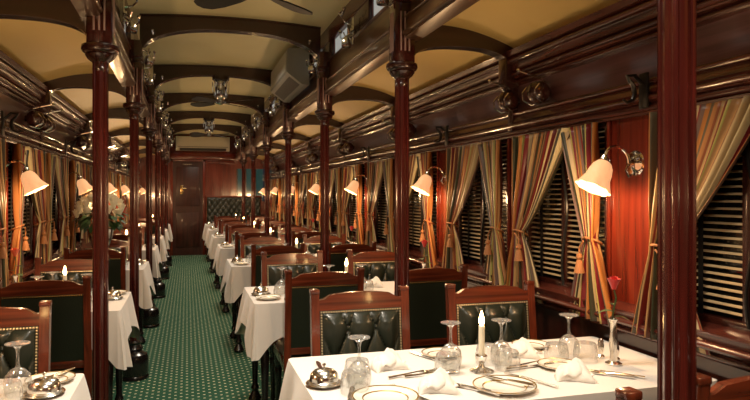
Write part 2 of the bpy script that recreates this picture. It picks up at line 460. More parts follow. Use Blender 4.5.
# end walls
e = MB(); e.box(WL-.05, -.34, YEND, YEND+.06, 0, 2.3); e.box(.38, XR+.02, YEND, YEND+.06, 0, 2.3); e.box(-.34, .38, YEND, YEND+.06, 2.13, 2.3)
e.box(XR+.02, WR+.05, YEND, YEND+.06, 0, 1.2); e.box(XR+.02, WR+.05, YEND, YEND+.06, 1.95, 2.3)
e.box(XL-.06, XR+.06, YEND, YEND+.06, 2.3, 2.8); e.box(.40, XR-.02, YEND-.02, YEND, 1.25, 1.30, .004); e.box(.40, XR-.02, YEND-.02, YEND, 2.06, 2.13, .004)
struct('wall_back', e, 'red_z')
struct('trim_17', MB().box(XL-.03, XR+.03, YEND-.05, YEND, 2.15, 2.30, .01), 'red_x')
struct('wall_front', MB().box(WL-.05, WR+.05, Y0-.06, Y0, 0, 2.8), 'red_z')
w = empty('window_%d' % (wn+1), (XR+.02, YEND, 1.2)); w['kind'] = 'structure'
MB().box(0, .6, .03, .04, 0, .75).build('pane', 'teal', w)
fr = MB(); fr.box(0, .03, -.01, .03, 0, .75); fr.box(.2, .225, -.01, .03, 0, .75); fr.box(.42, .445, -.01, .03, 0, .75); fr.box(0, .6, -.01, .03, 0, .03); fr.build('window_frame', 'dark_z', w)
d = empty('door_1', (0.02, YEND, 0)); d['kind'] = 'structure'
m = MB().box(-.33, .33, .0, .04, 0, 2.12)
for (z0, z1) in ((.18, .95), (1.1, 1.98)): m.box(-.25, .25, -.012, .002, z0, z1, .008)
m.build('door_leaf', 'door', d)
fr = MB(); fr.box(-.38, -.32, -.03, .02, 0, 2.16, .005); fr.box(.32, .38, -.03, .02, 0, 2.16, .005); fr.box(-.38, .38, -.03, .02, 2.10, 2.17, .005); fr.build('door_frame', 'red_z', d)
h = MB(); h.box(-.165, -.105, -.02, -.008, 1.36, 1.56, .006); h.tube([(-.135, -.03, 1.50), (-.135, -.06, 1.50), (-.04, -.06, 1.495)], .009); h.build('door_handle', 'brass', d)
MB().box(-.10, .08, -.006, .002, 2.03, 2.045).build('name_plate', 'silver', d)

# ------------------------------------------------------------------ roof frames and pillars
def ellipse_arch(x0, x1, zs0, zs1, crown, n=28, p=2.4):
    c = (x0+x1)/2; h = (x1-x0)/2; out = []
    for i in range(n+1):
        a = PI*(1-i/n); x = c+h*math.copysign(abs(math.cos(a))**(2/p*1.0), math.cos(a)); t = (x-x0)/(x1-x0)
        base = zs0+(zs1-zs0)*t; out.append((x, base+(crown-base)*abs(math.sin(a))**(2/p)))
    return out
def band(mb, lo, w, y0, y1, up=1):
    hi = []
    for i, (x, z) in enumerate(lo):
        a = lo[max(i-1, 0)]; b = lo[min(i+1, len(lo)-1)]; dx, dz = b[0]-a[0], b[1]-a[1]; l = math.hypot(dx, dz) or 1
        hi.append((x-dz/l*w, z+dx/l*w))
    mb.strip(lo, hi, y0, y1)
def make_frame():
    r = empty('arched_roof_frame')
    m = MB(); a0, a1 = XL+.04, XR-.04
    lo = ellipse_arch(a0, a1, 2.36, 2.36, 2.615)
    hi = [(x, 2.685+.035*(1-((x-cx)/hw)**2)) for x, z in lo]
    m.strip(lo, hi, -.035, .035); band(m, lo, .028, -.05, .05)
    band(m, [(x, z-.012) for x, z in hi], .02, -.045, .045)
    m.build('centre_arch', 'dark_x', r)
    for s, xp, xw, cl in ((1, XR, WR, cr_), (-1, XL, WL, cl_)):
        m = MB(); x0, x1 = (xp+.045, xw-.03) if s > 0 else (xw+.03, xp-.045)
        zs = (2.03, 1.97) if s > 0 else (1.97, 2.03)
        lo = ellipse_arch(x0, x1, zs[0], zs[1], 2.135, p=2.6)
        def ceilz(x):
            t = (x-(xp+s*.05))/((xw+s*.02)-(xp+s*.05)); t = min(1, max(0, t)); return 2.235+.02*math.sin(PI*t)-.108*t**2
        hi = [(x, ceilz(x)+.002) for x, z in lo]
        m.strip(lo, hi, -.028, .028); band(m, lo, .024, -.042, .042)
        m.build('side_arch', 'dark_x', r)
        c = MB(); xa, xb = sorted((xw-s*.09, xw)); c.box(xa, xb, -.04, .04, 1.93, 2.12, .012); 
        c.box(*sorted((xw-s*.04, xw)), -.025, .025, 1.70, 1.94, .008)
        c.lathe([(.001, -.03), (.02, -.028), (.035, -.01), (.04, .01), (.03, .03)], (xw-s*.05, 0, 1.94), 16)
        c.build('corbel', 'dark_z', r)
    return r
for k, y in enumerate(PY):
    place('frame', make_frame, (0, y, 0), 0, 'dark wooden roof arch frame standing on the %s large-table-side pillar' % ORD[k], 'roof arch', 'arched roof frames')
def make_pillar(s):
    r = empty('wooden_pillar')
    h = .030
    m = MB()
    # square shaft with chamfered, reeded corners
    def sq(hh, c):
        return [(-hh, -hh+c), (-hh+c, -hh+c*.5), (-hh+c, -hh), (hh-c, -hh), (hh-c, -hh+c*.5), (hh, -hh+c), (hh, hh-c), (hh-c, hh-c*.5), (hh-c, hh), (-hh+c, hh), (-hh+c, hh-c*.5), (-hh, hh-c)]
    face = [(-.031, -.022), (-.0295, -.0275), (-.024, -.031), (-.0185, -.0295), (-.017, -.0265), (-.012, -.030), (0, -.033), (.012, -.030), (.017, -.0265), (.0185, -.0295), (.024, -.031), (.0295, -.0275)]
    outl = []
    for q in range(4):
        c_, s_ = [(1, 0), (0, 1), (-1, 0), (0, -1)][q]
        outl += [(x*c_-y*s_, x*s_+y*c_) for x, y in face]
    m.prism(outl, .2, 1.97, 'z')
    m.build('shaft', 'pillar', r, angle=28)
    b = MB(); b.lathe([(.105, 0), (.105, .02), (.098, .03), (.102, .045), (.102, .15), (.092, .18), (.065, .195), (.055, .205), (.062, .22), (.055, .235), (.045, .25), (.05, .265), (.035, .28), (.001, .28)], (0, 0, 0), 24)
    b.build('base', 'ebony', r)
    c = MB(); c.lathe([(.03, -.09), (.036, -.075), (.032, -.065), (.036, -.045), (.055, -.03), (.066, -.012), (.062, -.008), (.075, .0), (.082, .012), (.08, .03), (.07, .036), (.05, .042), (.001, .042)], (0, 0, 2.0), 28)
    c.build('capital', 'dark_z', r)
    u = MB(); u.box(-.054, .054, -.054, .054, 2.03, 2.50, .008); u.box(-.062, .062, -.062, .062, 2.36, 2.40, .008); u.box(-.062, .062, -.062, .062, 2.335, 2.35, .005)
    u.build('upper_block', 'pillar', r)
    fu = MB()
    for sx in (-1, 1):
        for q in (-.022, 0, .022):
            fu.tube([(q, sx*.0540, 2.09), (q, sx*.0540, 2.29)], .0045, 8); fu.tube([(sx*.0540, q, 2.09), (sx*.0540, q, 2.29)], .0045, 8)
    fu.build('reeding_strips', 'reeding', r)
    return r
for k, y in enumerate(PY):
    place('pillar', lambda: make_pillar(1), (XR, y, 0), 0, 'tall square mahogany pillar among the large tables, %s on that side' % ORD[k], 'pillar', 'pillars by the large tables')
    place('pillar', None, (XL, y, 0), 0, 'tall square mahogany pillar on the aisle edge, in front of the nearest small table' if k == 0 else 'tall square mahogany pillar just beyond the %s small table' % ORD[k-1], 'pillar', 'pillars by the small tables')
for o in COL.objects:
    if o.parent is None and o.name.startswith(('wooden_pillar', 'arched_roof')): o['kind'] = 'thing'

# ------------------------------------------------------------------ lamps
def make_sconce(s):
    """on the right wall for s=1: room is toward -x"""
    r = empty('wall_sconce')
    A = Matrix.Rotation(-s*PI/2, 3, 'Y')
    MB().lathe([(.001, .028), (.012, .026), (.016, .016), (.03, .013), (.036, .008), (.048, .006), (.052, .0), (.001, 0)], (0, 0, 0), 24, A).build('backplate', 'chrome', r)
    pts = []
    for t in circ(14, 0, 1):
        a = PI*t; pts.append((-s*(.03+.055*(1-math.cos(a))), 0, .0+.055*math.sin(a)+(.02*t)))
    m = MB().tube(pts, .0065, 8); m.tube([(-s*.03, 0, .0), (-s*.045, 0, -.03), (-s*.03, 0, -.055), (-s*.012, 0, -.045)], .004, 6)
    m.lathe([(.001, .02), (.012, .018), (.02, .0), (.022, -.012), (.001, -.012)], (-s*.142, 0, .012), 14); m.build('arm', 'chrome', r)
    T = Matrix.Rotation(s*math.radians(28), 3, 'Y')
    prof = [(.020, 0), (.034, -.008), (.047, -.025), (.055, -.05), (.058, -.075), (.066, -.095), (.076, -.115), (.080, -.124)]
    pass
    prof += [(.077, -.122), (.072, -.112), (.062, -.09), (.054, -.07), (.051, -.05), (.043, -.026), (.03, -.011), (.018, -.004)]
    prof = [(a*.84, b*.98) for a, b in prof]
    m = MB(); m.lathe(prof, (-s*.14, 0, .006), 40, T, ripple=lambda a, z: .07*math.sin(8*a)*max(0, (-z-.07)/.05) if z < -.07 else 0)
    m.build('lamp_shade', 'shade', r)
    return r
def lamp(loc, e, col, size=.03, typ='POINT'):
    l = bpy.data.lights.new('lamp_or_fill_light', typ); l.energy = e; l.color = col
    if typ == 'POINT': l.shadow_soft_size = size
    else: l.size = size
    o = bpy.data.objects.new('lamp_or_fill_light', l); COL.objects.link(o); o.location = loc; return o
E_SC = 7.5
for s, xw in ((1, WR), (-1, WL)):
    for k in range(0 if s > 0 else 0, 7):
        y = 2.162+S*k
        nm = 'large' if s > 0 else 'small'
        place(('sconce', s), lambda: make_sconce(s), (xw, y, 1.485), 0, 'lit bell-glass wall lamp on a chrome arm above the %s %s table' % (ORD[k], nm), 'wall lamp', 'wall lamps over the %s tables' % nm)
        lamp((xw-s*.235, y, 1.335), E_SC, (1, .62, .30), .03)
    lamp((xw-s*.2, .16, 1.37), E_SC, (1, .62, .30))

# knobs with hooks at the arch ends, black C brackets
def make_boss(s):
    r = empty('hat_knob')
    A = Matrix.Rotation(-s*PI/2, 3, 'Y')
    MB().lathe([(.02, .0), (.02, .04), (.035, .045), (.048, .06), (.055, .08), (.055, .10), (.046, .125), (.03, .138), (.001, .142)], (0, 0, 0), 24, A).build('knob', 'dark_z', r)
    m = MB()
    m.tube([(-s*.05, -.03, -.045), (-s*.10, -.055, -.06), (-s*.14, -.06, -.035), (-s*.145, -.06, .0), (-s*.12, -.06, .03)], .004, 7)
    m.tube([(-s*.05, .03, -.045), (-s*.10, .055, -.06), (-s*.14, .06, -.035), (-s*.145, .06, .0), (-s*.12, .06, .03)], .004, 7)
    m.tube([(-s*.03, 0, .045), (-s*.10, 0, .075), (-s*.20, 0, .10)], .005, 7); m.sphere((-s*.20, 0, .10), .01, 8)
    m.build('hook', 'chrome', r)
    return r
def make_bracket(s):
    r = MB(); x = -s
    r.box(-.004+(-.002 if s > 0 else .002), .006, -.03, .03, -.09, .09, .003)
    pts = [(x*.01, 0, .05)]
    for a in circ(14, 1.2, -1.9): pts.append((x*(.03+.05*math.cos(a)*.9), 0, .0+.065*math.sin(a)))
    pts = [(x*.012, 0, .035), (x*.05, 0, .075), (x*.09, 0, .07), (x*.075, 0, .045), (x*.055, 0, .02), (x*.05, 0, -.02), (x*.06, 0, -.05), (x*.09, 0, -.065), (x*.11, 0, -.05)]
    r.tube(pts, [.009, .010, .008, .010, .011, .011, .010, .008, .006], 8)
    r.v = [(a*.85, b*.8, c*.75) for a, b, c in r.v]
    o = r.build('luggage_hook', 'iron'); return o
for s, xw in ((1, WR), (-1, WL)):
    nm = 'large' if s > 0 else 'small'
    for k in range(0, 7):
        p = PY[k]
        for dy, w in ((-.33, 'near'), (-.02, 'far')):
            place(('boss', s), lambda: make_boss(s), (xw+s*.03, p+dy, 1.865), 0, 'dark round hat knob, %s of two, wall just %s the %s %s table' % ((w, 'beyond', ORD[k-1], nm) if k else (w, 'before', 'nearest', nm)), 'hat knob', 'hat knobs on the walls')
        place(('brk', s), lambda: make_bracket(s), (xw-s*.05, 2.05+S*k, 1.755), 0, 'curved black iron hook on the moulding over the %s %s table' % (ORD[k], nm), 'hook', 'black hooks on the walls')

def make_coat(s):
    r = empty('chrome_coat_rack')
    x = -s
    m = MB().box(-.004, .004, -.022, .022, -.09, .09, .003); m.lathe([(.022, 0), (.018, .012), (.001, .016)], (x*.004, 0, 0), 14, Matrix.Rotation(-s*PI/2, 3, 'Y')); m.build('backplate', 'chrome', r)
    m = MB()
    m.tube([(0, 0, .04), (x*.05, 0, .05), (x*.075, 0, .08), (x*.075, 0, .11)], .006, 7)
    m.tube([(x*.075, -.06, .125), (x*.075, -.05, .11), (x*.075, 0, .105), (x*.075, .05, .11), (x*.075, .06, .125)], .006, 7)
    m.sphere((x*.075, -.06, .13), .012, 8); m.sphere((x*.075, .06, .13), .012, 8)
    m.tube([(0, 0, -.03), (x*.05, 0, -.07), (x*.085, 0, -.05), (x*.085, 0, -.02)], .006, 7); m.sphere((x*.085, 0, -.015), .012, 8)
    m.tube([(0, -.015, .0), (x*.04, -.05, -.03), (x*.05, -.06, .0)], .005, 6); m.tube([(0, .015, .0), (x*.04, .05, -.03), (x*.05, .06, .0)], .005, 6)
    m.build('hooks', 'chrome', r)
    m = MB().lathe([(.03, -.10), (.034, -.09), (.03, -.05), (.018, -.035), (.001, -.033)], (x*.045, 0, -.01), 16); m.build('bell_cup', 'chrome', r)
    return r
for s, xp in ((1, XR), (-1, XL)):
    for k in range(0, 7):
        for q, off in enumerate((0, .965)):
            if s > 0 and off and k == 2: continue
            place(('coat', s), lambda: make_coat(s), (xp-s*(.058 if not off else .012), PY[k]+off, 2.44 if not off else 2.44), 0,
                  ('chrome coat hook high above the %s %s table, aisle side' % (ORD[k], 'large' if s > 0 else 'small')) if off else 'chrome coat hook on the pillar top %s the %s %s table' % ('beyond' if k else 'before', ORD[k-1] if k else 'nearest', 'large' if s > 0 else 'small'), 'coat hook', 'chrome coat hooks over the aisle')

# ceiling fans
def make_fan():
    r = empty('ceiling_fan')
    MB().lathe([(.001, .30), (.09, .30), (.09, .26), (.07, .25), (.001, .25)], (0, 0, 0), 28).build('mount', 'dark_z', r)
    m = MB().lathe([(.07, .25), (.075, .24), (.05, .225), (.045, .20), (.062, .185), (.066, .10), (.06, .075), (.045, .065), (.03, .04), (.05, .03), (.05, .01), (.02, .0), (.001, -.005)], (0, 0, 0), 28)
    for a in circ(8, 0, 2*PI)[:-1]: m.tube([(.085*math.cos(a), .085*math.sin(a), .24), (.082*math.cos(a), .082*math.sin(a), .15), (.06*math.cos(a), .06*math.sin(a), .07)], .005, 6)
    m.build('motor_housing', 'chrome', r)
    for q in range(4):
        a = q*PI/2+.80; T = Matrix.Rotation(a, 4, 'Z') @ Matrix.Translation((0, 0, .02)) @ Matrix.Rotation(math.radians(12), 4, 'X')
        out = [(.10, -.028), (.16, -.045), (.28, -.062), (.36, -.060), (.40, -.035), (.41, 0), (.40, .035), (.36, .060), (.28, .062), (.16, .045), (.10, .028)]
        b = MB(); b.prism(out, -.004, .004, 'z'); b.v = [tuple(T @ Vector(v)) for v in b.v]; b.build('blade', 'fanblade', r)
        c = MB(); c.box(.03, .13, -.01, .01, .006, .012); c.v = [tuple(T @ Vector(v)) for v in c.v]; c.build('blade_arm', 'chrome', r)
    return r
for k, w in ((1, 'nearest'), (3, 'middle'), (5, 'farthest')):
    o = place('fan', make_fan, (cx, PY[k], 2.315), .0, 'chrome ceiling fan with dark paddle blades, %s of the three under the arches' % w, 'ceiling fan', 'ceiling fans')
# added area lights without any fitting, soft fill under the centre ceiling
for y, e in ((.3, 26), (2.15, 20), (4.1, 9), (6.0, 9), (7.95, 9), (9.9, 9), (11.8, 9), (13.8, 9)):
    l = lamp((cx, y, 2.66), e, (1, .87, .70), .5, 'AREA'); l.data.spread = math.radians(130)

# air conditioners
ac = empty('wall_air_conditioner', (XR-.015, 5.65, 2.36)); tag(ac, 'boxy grey air conditioner mounted high on the panel right of the aisle', 'air conditioner')
prof = [(0, -.02), (-.06, -.02), (-.19, .075), (-.20, .09), (-.195, .29), (-.18, .30), (0, .30)]
MB().prism(prof, 0, 1.15).build('casing', 'acgrey', ac)
g = MB(); 
for q in range(5): g.box(-.185+.0*q, -.165, .06, 1.09, .10+.0*q+q*.035, .104+q*.035)
T = MB(); T.prism([(-.205, .10), (-.198, .10), (-.193, .28), (-.20, .28)], .05, 1.10); T.build('front_grille', simple('light_grey_plastic', (.42, .41, .37), .4), ac)
MB().prism([(-.075, -.012), (-.17, .057), (-.166, .064), (-.07, -.004)], .08, 1.07).build('air_outlet', 'acdark', ac)
ac2 = empty('split_air_conditioner', (cx, YEND, 2.34)); tag(ac2, 'long cream air conditioner above the door at the end wall', 'air conditioner')
MB().prism([(0, 0), (-.14, 0), (-.20, .05), (-.21, .20), (-.17, .31), (0, .31)], -.58, .58, 'x').build('casing', 'acwhite', ac2)
MB().prism([(-.205, .05), (-.15, .002), (-.155, -.004), (-.212, .045)], -.50, .50, 'x').build('air_outlet', 'acdark', ac2)
MB().box(-.54, .54, -.216, -.208, .075, .083).build('panel_seam', 'acdark', ac2)

# ------------------------------------------------------------------ chairs
def dia(a, b):
    p, q = a+b/2, a-b/2
    return (abs(math.sin(PI*p))*abs(math.sin(PI*q)))**.27
def tuft(u, v, nu, nv):
    """button-tuft depth: 0 at buttons"""
    a = u*nu; b = v*nv
    best = 9
    for j in range(int(b)-1, int(b)+3):
        off = .5 if j % 2 else 0
        for i in range(int(a)-2, int(a)+3):
            d = math.hypot(a-(i+off), (b-j)*1.0); best = min(best, d)
    return best
def make_chair():
    r = empty('dining_chair')
    W = .225; lean = .05
    def yl(z): return lean*max(0, (z-.45)/.5)
    for s in (-1, 1):
        m = MB(); x = s*(W-.018)
        for (z0, z1) in ((0, .45), (.45, .925)):
            n = 4
            pts = [(x, yl(z0+(z1-z0)*i/n), z0+(z1-z0)*i/n) for i in range(n+1)]
        zz = [0, .2, .44, .6, .75, .925]; hs = [.014, .017, .019, .018, .018, .018]
        vs = []; fs = []
        for z, h in zip(zz, hs):
            y = yl(z)+(.03*(1-z/.44) if z < .44 else 0)
            vs += [(x-h, y-h, z), (x+h, y-h, z), (x+h, y+h, z), (x-h, y+h, z)]
        for q in range(5):
            for e_ in range(4): a = q*4+e_; b = q*4+(e_+1) % 4; fs.append((a, b, b+4, a+4))
        fs += [(3, 2, 1, 0), (20, 21, 22, 23)]
        m.add(vs, fs); yc = yl(.93)
        m.box(x-.021, x+.021, yc-.021, yc+.021, .922, .942, .005)
        m.build('post', 'chair_z', r)
    # top rail
    xs = W-.036
    prof_hi = [(-xs, .895), (-xs+.02, .897), (-xs+.045, .912)]+[(t*(xs-.05), .915+.010*(1-t*t)) for t in circ(10, -1, 1)]+[(xs-.045, .912), (xs-.02, .897), (xs, .895)]
    lo = [(x, .850) for x, z in prof_hi]
    m = MB(); m.strip(lo, prof_hi, -.014, .014)
    m.v = [(x, y+yl(z), z) for x, y, z in m.v]; m.build('top_rail', 'chair_x', r)
    # leather back with tufts on the front (-y) face
    def front(u, v):
        x = -xs+2*xs*u; z = .50+.352*v
        e = min(u, 1-u)*2*xs; e2 = min(v, 1-v)*.352; edge = min(1, max(0, min(e, e2)-.014)/.045)
        dep = .030*dia(3*u, 2.6*v)
        return (x, yl(z)-.012-(.005+dep)*math.sqrt(edge), z)
    m = MB(); m.grid(60, 52, front, uv=False)
    m.grid(2, 2, lambda u, v: (-xs+2*xs*u, yl(.50+.352*v)+.012, .50+.352*v), uv=False, flip=True)
    m.build('backrest', 'leather', r, angle=80, fix=False)
    for side, yo in ((-1, -.017), (1, .014)):
        m = MB()
        pts = [(-xs+.008+i*(2*xs-.016)/32, .843) for i in range(33)]
        pts += [(sx*(xs-.008), .843-i*.0118) for sx in (-1, 1) for i in range(1, 28) if side < 0]
        for x, z in pts: m.sphere((x, yl(z)+yo, z), .0048, 6)
        m.build('nail_trim', 'nails' if side < 0 else 'brass', r)
    for (i, j) in ((1, 2), (2, 2), (.5, 1), (1.5, 1), (2.5, 1)):
        u = i/3.0; v = j/2.6; z = .50+.352*v; x = -xs+2*xs*u
        if 0 < u < 1 and v < .95: MB().sphere((x, yl(z)-.019, z), .009, 8).build('button', 'leather', r)
    m = MB(); m.box(-xs, xs, -.014, .016, .46, .505, .004); m.build('lower_rail', 'chair_x', r)
    m = MB(); m.box(-W, W, -.44, -.01, .37, .43, .006); m.build('seat_frame', 'chair_x', r)
    def seat(u, v):
        x = -W+.01+(2*W-.02)*u; y = -.435+.42*v; e = min(min(u, 1-u)*2*W, min(v, 1-v)*.42)/.05
        return (x, y, .43+.045*math.sqrt(min(1, max(0, e))*(2-min(1, e)))if e > 0 else .43)
    m = MB(); m.grid(20, 20, seat, uv=False); m.build('seat', 'leather', r, angle=80, fix=False)
    for s in (-1, 1):
        x = s*(W-.025); m = MB()
        m.lathe([(.012, 0), (.016, .02), (.013, .05), (.016, .12), (.02, .2), (.024, .28), (.018, .30), (.024, .315), (.024, .375), (.001, .375)], (x, -.41, 0), 14); m.build('leg', 'ebony', r)
    return r
seatw = {0: 'aisle', 1: 'window'}
for k in range(7):
    y0 = 1.70+S*k
    for q, xc in ((0, .745), (1, 1.39)):
        if k < 6: place('chair', make_chair, (xc, y0+1.03, 0), 0, '%s-side chair with tufted leather back, facing forward behind the %s large table' % (seatw[q], ORD[k]), 'chair', 'chairs facing the camera at the large tables')
        if k > 0: place('chair', make_chair, (xc, y0-.045, 0), PI, '%s-side chair seen from the back, pushed in at the %s large table' % (seatw[q], ORD[k]), 'chair', 'chairs seen from behind at the large tables')
    if k < 6: place('chair', None, (-.74, y0+1.03, 0), 0, 'chair with tufted leather back, facing forward behind the %s small table' % ORD[k], 'chair', 'chairs facing the camera at the small tables')
    if k > 0: place('chair', None, (-.70, y0+.0, 0), PI, 'chair seen from the back, pushed in at the %s small table' % ORD[k], 'chair', 'chairs seen from behind at the small tables')
place('chair', None, (.70, 1.20, 0), PI+.06, 'chair pulled back from the nearest large table, aisle side, only its top showing', 'chair', 'pulled back chairs')
place('chair', None, (1.345, 1.26, 0), PI, 'chair pulled back from the nearest large table, window side, behind the nearest pillar', 'chair', 'pulled back chairs')

# banquette at the end
bq = empty('tufted_banquette', (1.02, 14.45, 0)); tag(bq, 'high-backed green leather banquette with deep buttons at the end wall', 'banquette')
def bf(u, v):
    x = -.60+1.2*u; z = .45+.85*v; e = min(1, min(min(u, 1-u)*1.2, min(v, 1-v)*.85)/.04)
    return (x, .34-(.02+.045*dia(10*u, 10*v))*math.sqrt(e), z)
m = MB(); m.grid(90, 80, bf, uv=False); m.build('backrest', 'leather', bq, angle=80, fix=False)
for j in range(1, 10):
    for i_ in range(0, 10):
        u = (i_+(.5 if j % 2 else 0))/10
        if .03 < u < .97 and j > 2: MB().sphere((-.6+1.2*u, .32, .45+.085*j), .009, 7).build('button', 'leather', bq)
MB().box(-.60, .60, -.12, .34, .30, .46, .03).build('seat', 'leather', bq)
MB().box(-.60, .60, -.10, .34, .0, .30, .01).build('plinth', 'dark_x', bq)
MB().box(-.62, .62, .33, .40, .0, 1.33, .01).build('back_frame', 'chair_x', bq)

# ------------------------------------------------------------------ tables
TZ = .74
def make_table(w, d):
    r = empty('dining_table')
    MB().box(-w/2, w/2, -d/2, d/2, TZ-.035, TZ-.004, .006).build('tabletop', 'dark_x', r)
    MB().box(-w/2+.05, w/2-.05, -d/2+.05, d/2-.05, TZ-.10, TZ-.035).build('apron', 'ebony', r)
    for sx in (-1, 1):
        for sy in (-1, 1):
            MB().lathe([(.04, 0), (.045, .02), (.03, .05), (.02, .07), (.028, .09), (.018, .12), (.022, .3), (.026, .45), (.016, .47), (.028, .49), (.028, .52), (.02, .54), (.03, .56), (.03, .66), (.001, .66)], (sx*(w/2-.055), sy*(d/2-.06), 0), 16).build('leg', 'ebony', r)
    return r
def make_cloth(w, d, seed, open_side):
    """cloth draped over a w x d top; open_side = +1/-1 the wall side in x where it hardly hangs"""
    rr = random.Random(seed)
    n = 200; per = []; rc = .02
    hx, hy = w/2+.006, d/2+.006
    # perimeter points with normals
    segs = []
    def seg(a, b, nn, nx, ny): 
        for i in range(nn): t = i/nn; per.append((a[0]+(b[0]-a[0])*t, a[1]+(b[1]-a[1])*t, nx, ny))
    def corner(c, a0):
        for i in range(12): a = a0+PI/2*i/12; per.append((c[0]+rc*math.cos(a), c[1]+rc*math.sin(a), math.cos(a), math.sin(a)))
    nx_, ny_ = int(w*46), int(d*46)
    seg((hx, -hy+rc), (hx, hy-rc), ny_, 1, 0); corner((hx-rc, hy-rc), 0)
    seg((hx-rc, hy), (-hx+rc, hy), nx_, 0, 1); corner((-hx+rc, hy-rc), PI/2)
    seg((-hx, hy-rc), (-hx, -hy+rc), ny_, -1, 0); corner((-hx+rc, -hy+rc), PI)
    seg((-hx+rc, -hy), (hx-rc, -hy), nx_, 0, -1); corner((hx-rc, -hy+rc), 3*PI/2)
    N = len(per); V = 12
    vs = [(x, y, TZ+.003) for x, y, a, b in per]; fs = [tuple(range(N))]
    # slightly inside ring so the rim is soft
    ph1, ph2 = rr.uniform(0, 6), rr.uniform(0, 6)
    for j in range(1, V+1):
        t = j/V
        for i, (x, y, a, b) in enumerate(per):
            dx = hx-abs(x); dy = hy-abs(y); dc = math.hypot(dx, dy) if True else 0
            near = math.exp(-(min(dc, .4)/.09)**1.4)
            wall = (x*open_side > hx-.14)
            drop = .165+.15*near+.008*math.sin(i*.21+ph1)
            if wall: drop = .03
            if a*open_side < -.5 or near > .5: pass
            fold = (.010+.012*near)*math.sin(i*.42+ph2)+.006*math.sin(i*.17+ph1)
            out = t**.7*(.010+.022*near)+fold*t
            if abs(b) > .5 and near < .3: out *= .45
            if a*open_side < -.5: out += .02*t
            if wall: out = .001*t
            vs.append((x+a*out, y+b*out, TZ+.003-.004*(t > 0)-drop*t))
    for j in range(V):
        for i in range(N): fs.append((j*N+i, j*N+(i+1) % N, (j+1)*N+(i+1) % N, (j+1)*N+i))
    m = MB(); m.add(vs, fs); return m.build('tablecloth', 'cloth', None, angle=60)
TR = (.37, 1.69); TL = (-1.01, -.345); DEP = .68
for k in range(7):
    yc = 1.70+S*k+.36
    place('tabR', lambda: make_table(TR[1]-TR[0]-.01, DEP), ((TR[0]+TR[1])/2, yc, 0), 0, 'four-seat dining table with black turned legs under cloth, %s large table' % ORD[k], 'table', 'large dining tables')
    place('tabL', lambda: make_table(TL[1]-TL[0]-.01, DEP), ((TL[0]+TL[1])/2, yc, 0), 0, 'two-seat dining table with black turned legs under cloth, %s small table' % ORD[k], 'table', 'small dining tables')
    place(('clR', k % 2), lambda: make_cloth(TR[1]-TR[0], DEP, 5+k, 1), ((TR[0]+TR[1])/2, yc, 0), 0, 'white linen tablecloth hanging over the %s large table' % ORD[k], 'tablecloth', 'tablecloths on the large tables')
    place(('clL', k % 2), lambda: make_cloth(TL[1]-TL[0], DEP, 15+k, -1), ((TL[0]+TL[1])/2, yc, 0), 0, 'white linen tablecloth hanging over the %s small table' % ORD[k], 'tablecloth', 'tablecloths on the small tables')
TT = TZ+.0035

# ------------------------------------------------------------------ tableware
def mk_cloche():
    r = empty('silver_butter_dish')
    MB().lathe([(.001, .0), (.040, .0), (.054, .005), (.060, .010), (.058, .012), (.045, .008), (.001, .007)], n=32).build('saucer', 'silver', r)
    MB().lathe([(.048, .008), (.050, .012), (.050, .016), (.047, .018), (.047, .028), (.043, .040), (.033, .049), (.018, .054), (.001, .055)], n=32).build('lid', 'silver', r)
    MB().lathe([(.001, .073), (.005, .071), (.0065, .066), (.003, .061), (.003, .057), (.008, .054)], n=14).build('knob', 'silver', r)
    return r
def mk_goblet():
    # inverted stemmed glass: rim on the cloth, foot on top
    m = MB(); m.lathe([(.034, 0), (.039, .02), (.040, .04), (.036, .06), (.02, .078), (.008, .084), (.005, .095), (.0045, .130), (.007, .143), (.018, .152), (.036, .157), (.036, .1595), (.001, .1605)], n=28)
    return m.build('inverted_wine_glass', 'glass')
def mk_tumbler():
    # inverted cut crystal tumbler
    rip = lambda a, z: .05*math.cos(14*a) if .008 < z < .05 else 0
    m = MB(); m.lathe([(.043, 0), (.043, .008), (.0435, .02), (.043, .035), (.041, .05), (.039, .062), (.036, .067), (.001, .067)], n=48, ripple=rip)
    return m.build('cut_crystal_tumbler', 'glass')
def mk_plate(r0=.085):
    def f():
        r = empty('gilt_edged_plate')
        MB().lathe([(.001, .004), (r0*.62, .004), (r0*.68, .008), (r0*.97, .015), (r0, .016), (r0, .013), (r0*.6, .0), (.001, 0)], n=40).build('dish', 'china', r)
        MB().lathe([(r0*.96, .0156), (r0*1.003, .0172), (r0*1.008, .0155), (r0*.96, .0145)], n=40).build('rim', 'gilt', r)
        MB().lathe([(r0*.66, .0075), (r0*.70, .0095), (r0*.69, .0075)], n=40).build('inner_band', 'gilt', r)
        return r
    return f
def mk_napkin():
    m = MB()
    def fn(u, v):
        x = (u-.5)*.12; y = (v-.5)*.09
        e = min(u, 1-u)*2; f = min(v, 1-v)*2
        z = .006+.045*math.sin(PI*u)**.8*math.sin(PI*v)**.7*(1+.30*math.sin(9*u+3*v))+.010*math.sin(13*v+2*u)*f
        return (x*(1-.25*(v-.5)), y+.015*math.sin(5*u), max(.001, z if e*f > .02 else .001))
    m.grid(26, 20, fn, uv=False); 
    m.grid(18, 12, lambda u, v: ((u-.5)*.10+.01, (v-.5)*.05-.012, .018+.045*math.sin(PI*u)*(v**.6)+.006*math.sin(14*u)), uv=False)
    o = m.build('folded_napkin', 'napkin', None, angle=50, fix=False)
    s_ = o.modifiers.new('s', 'SOLIDIFY'); s_.thickness = .003
    return o
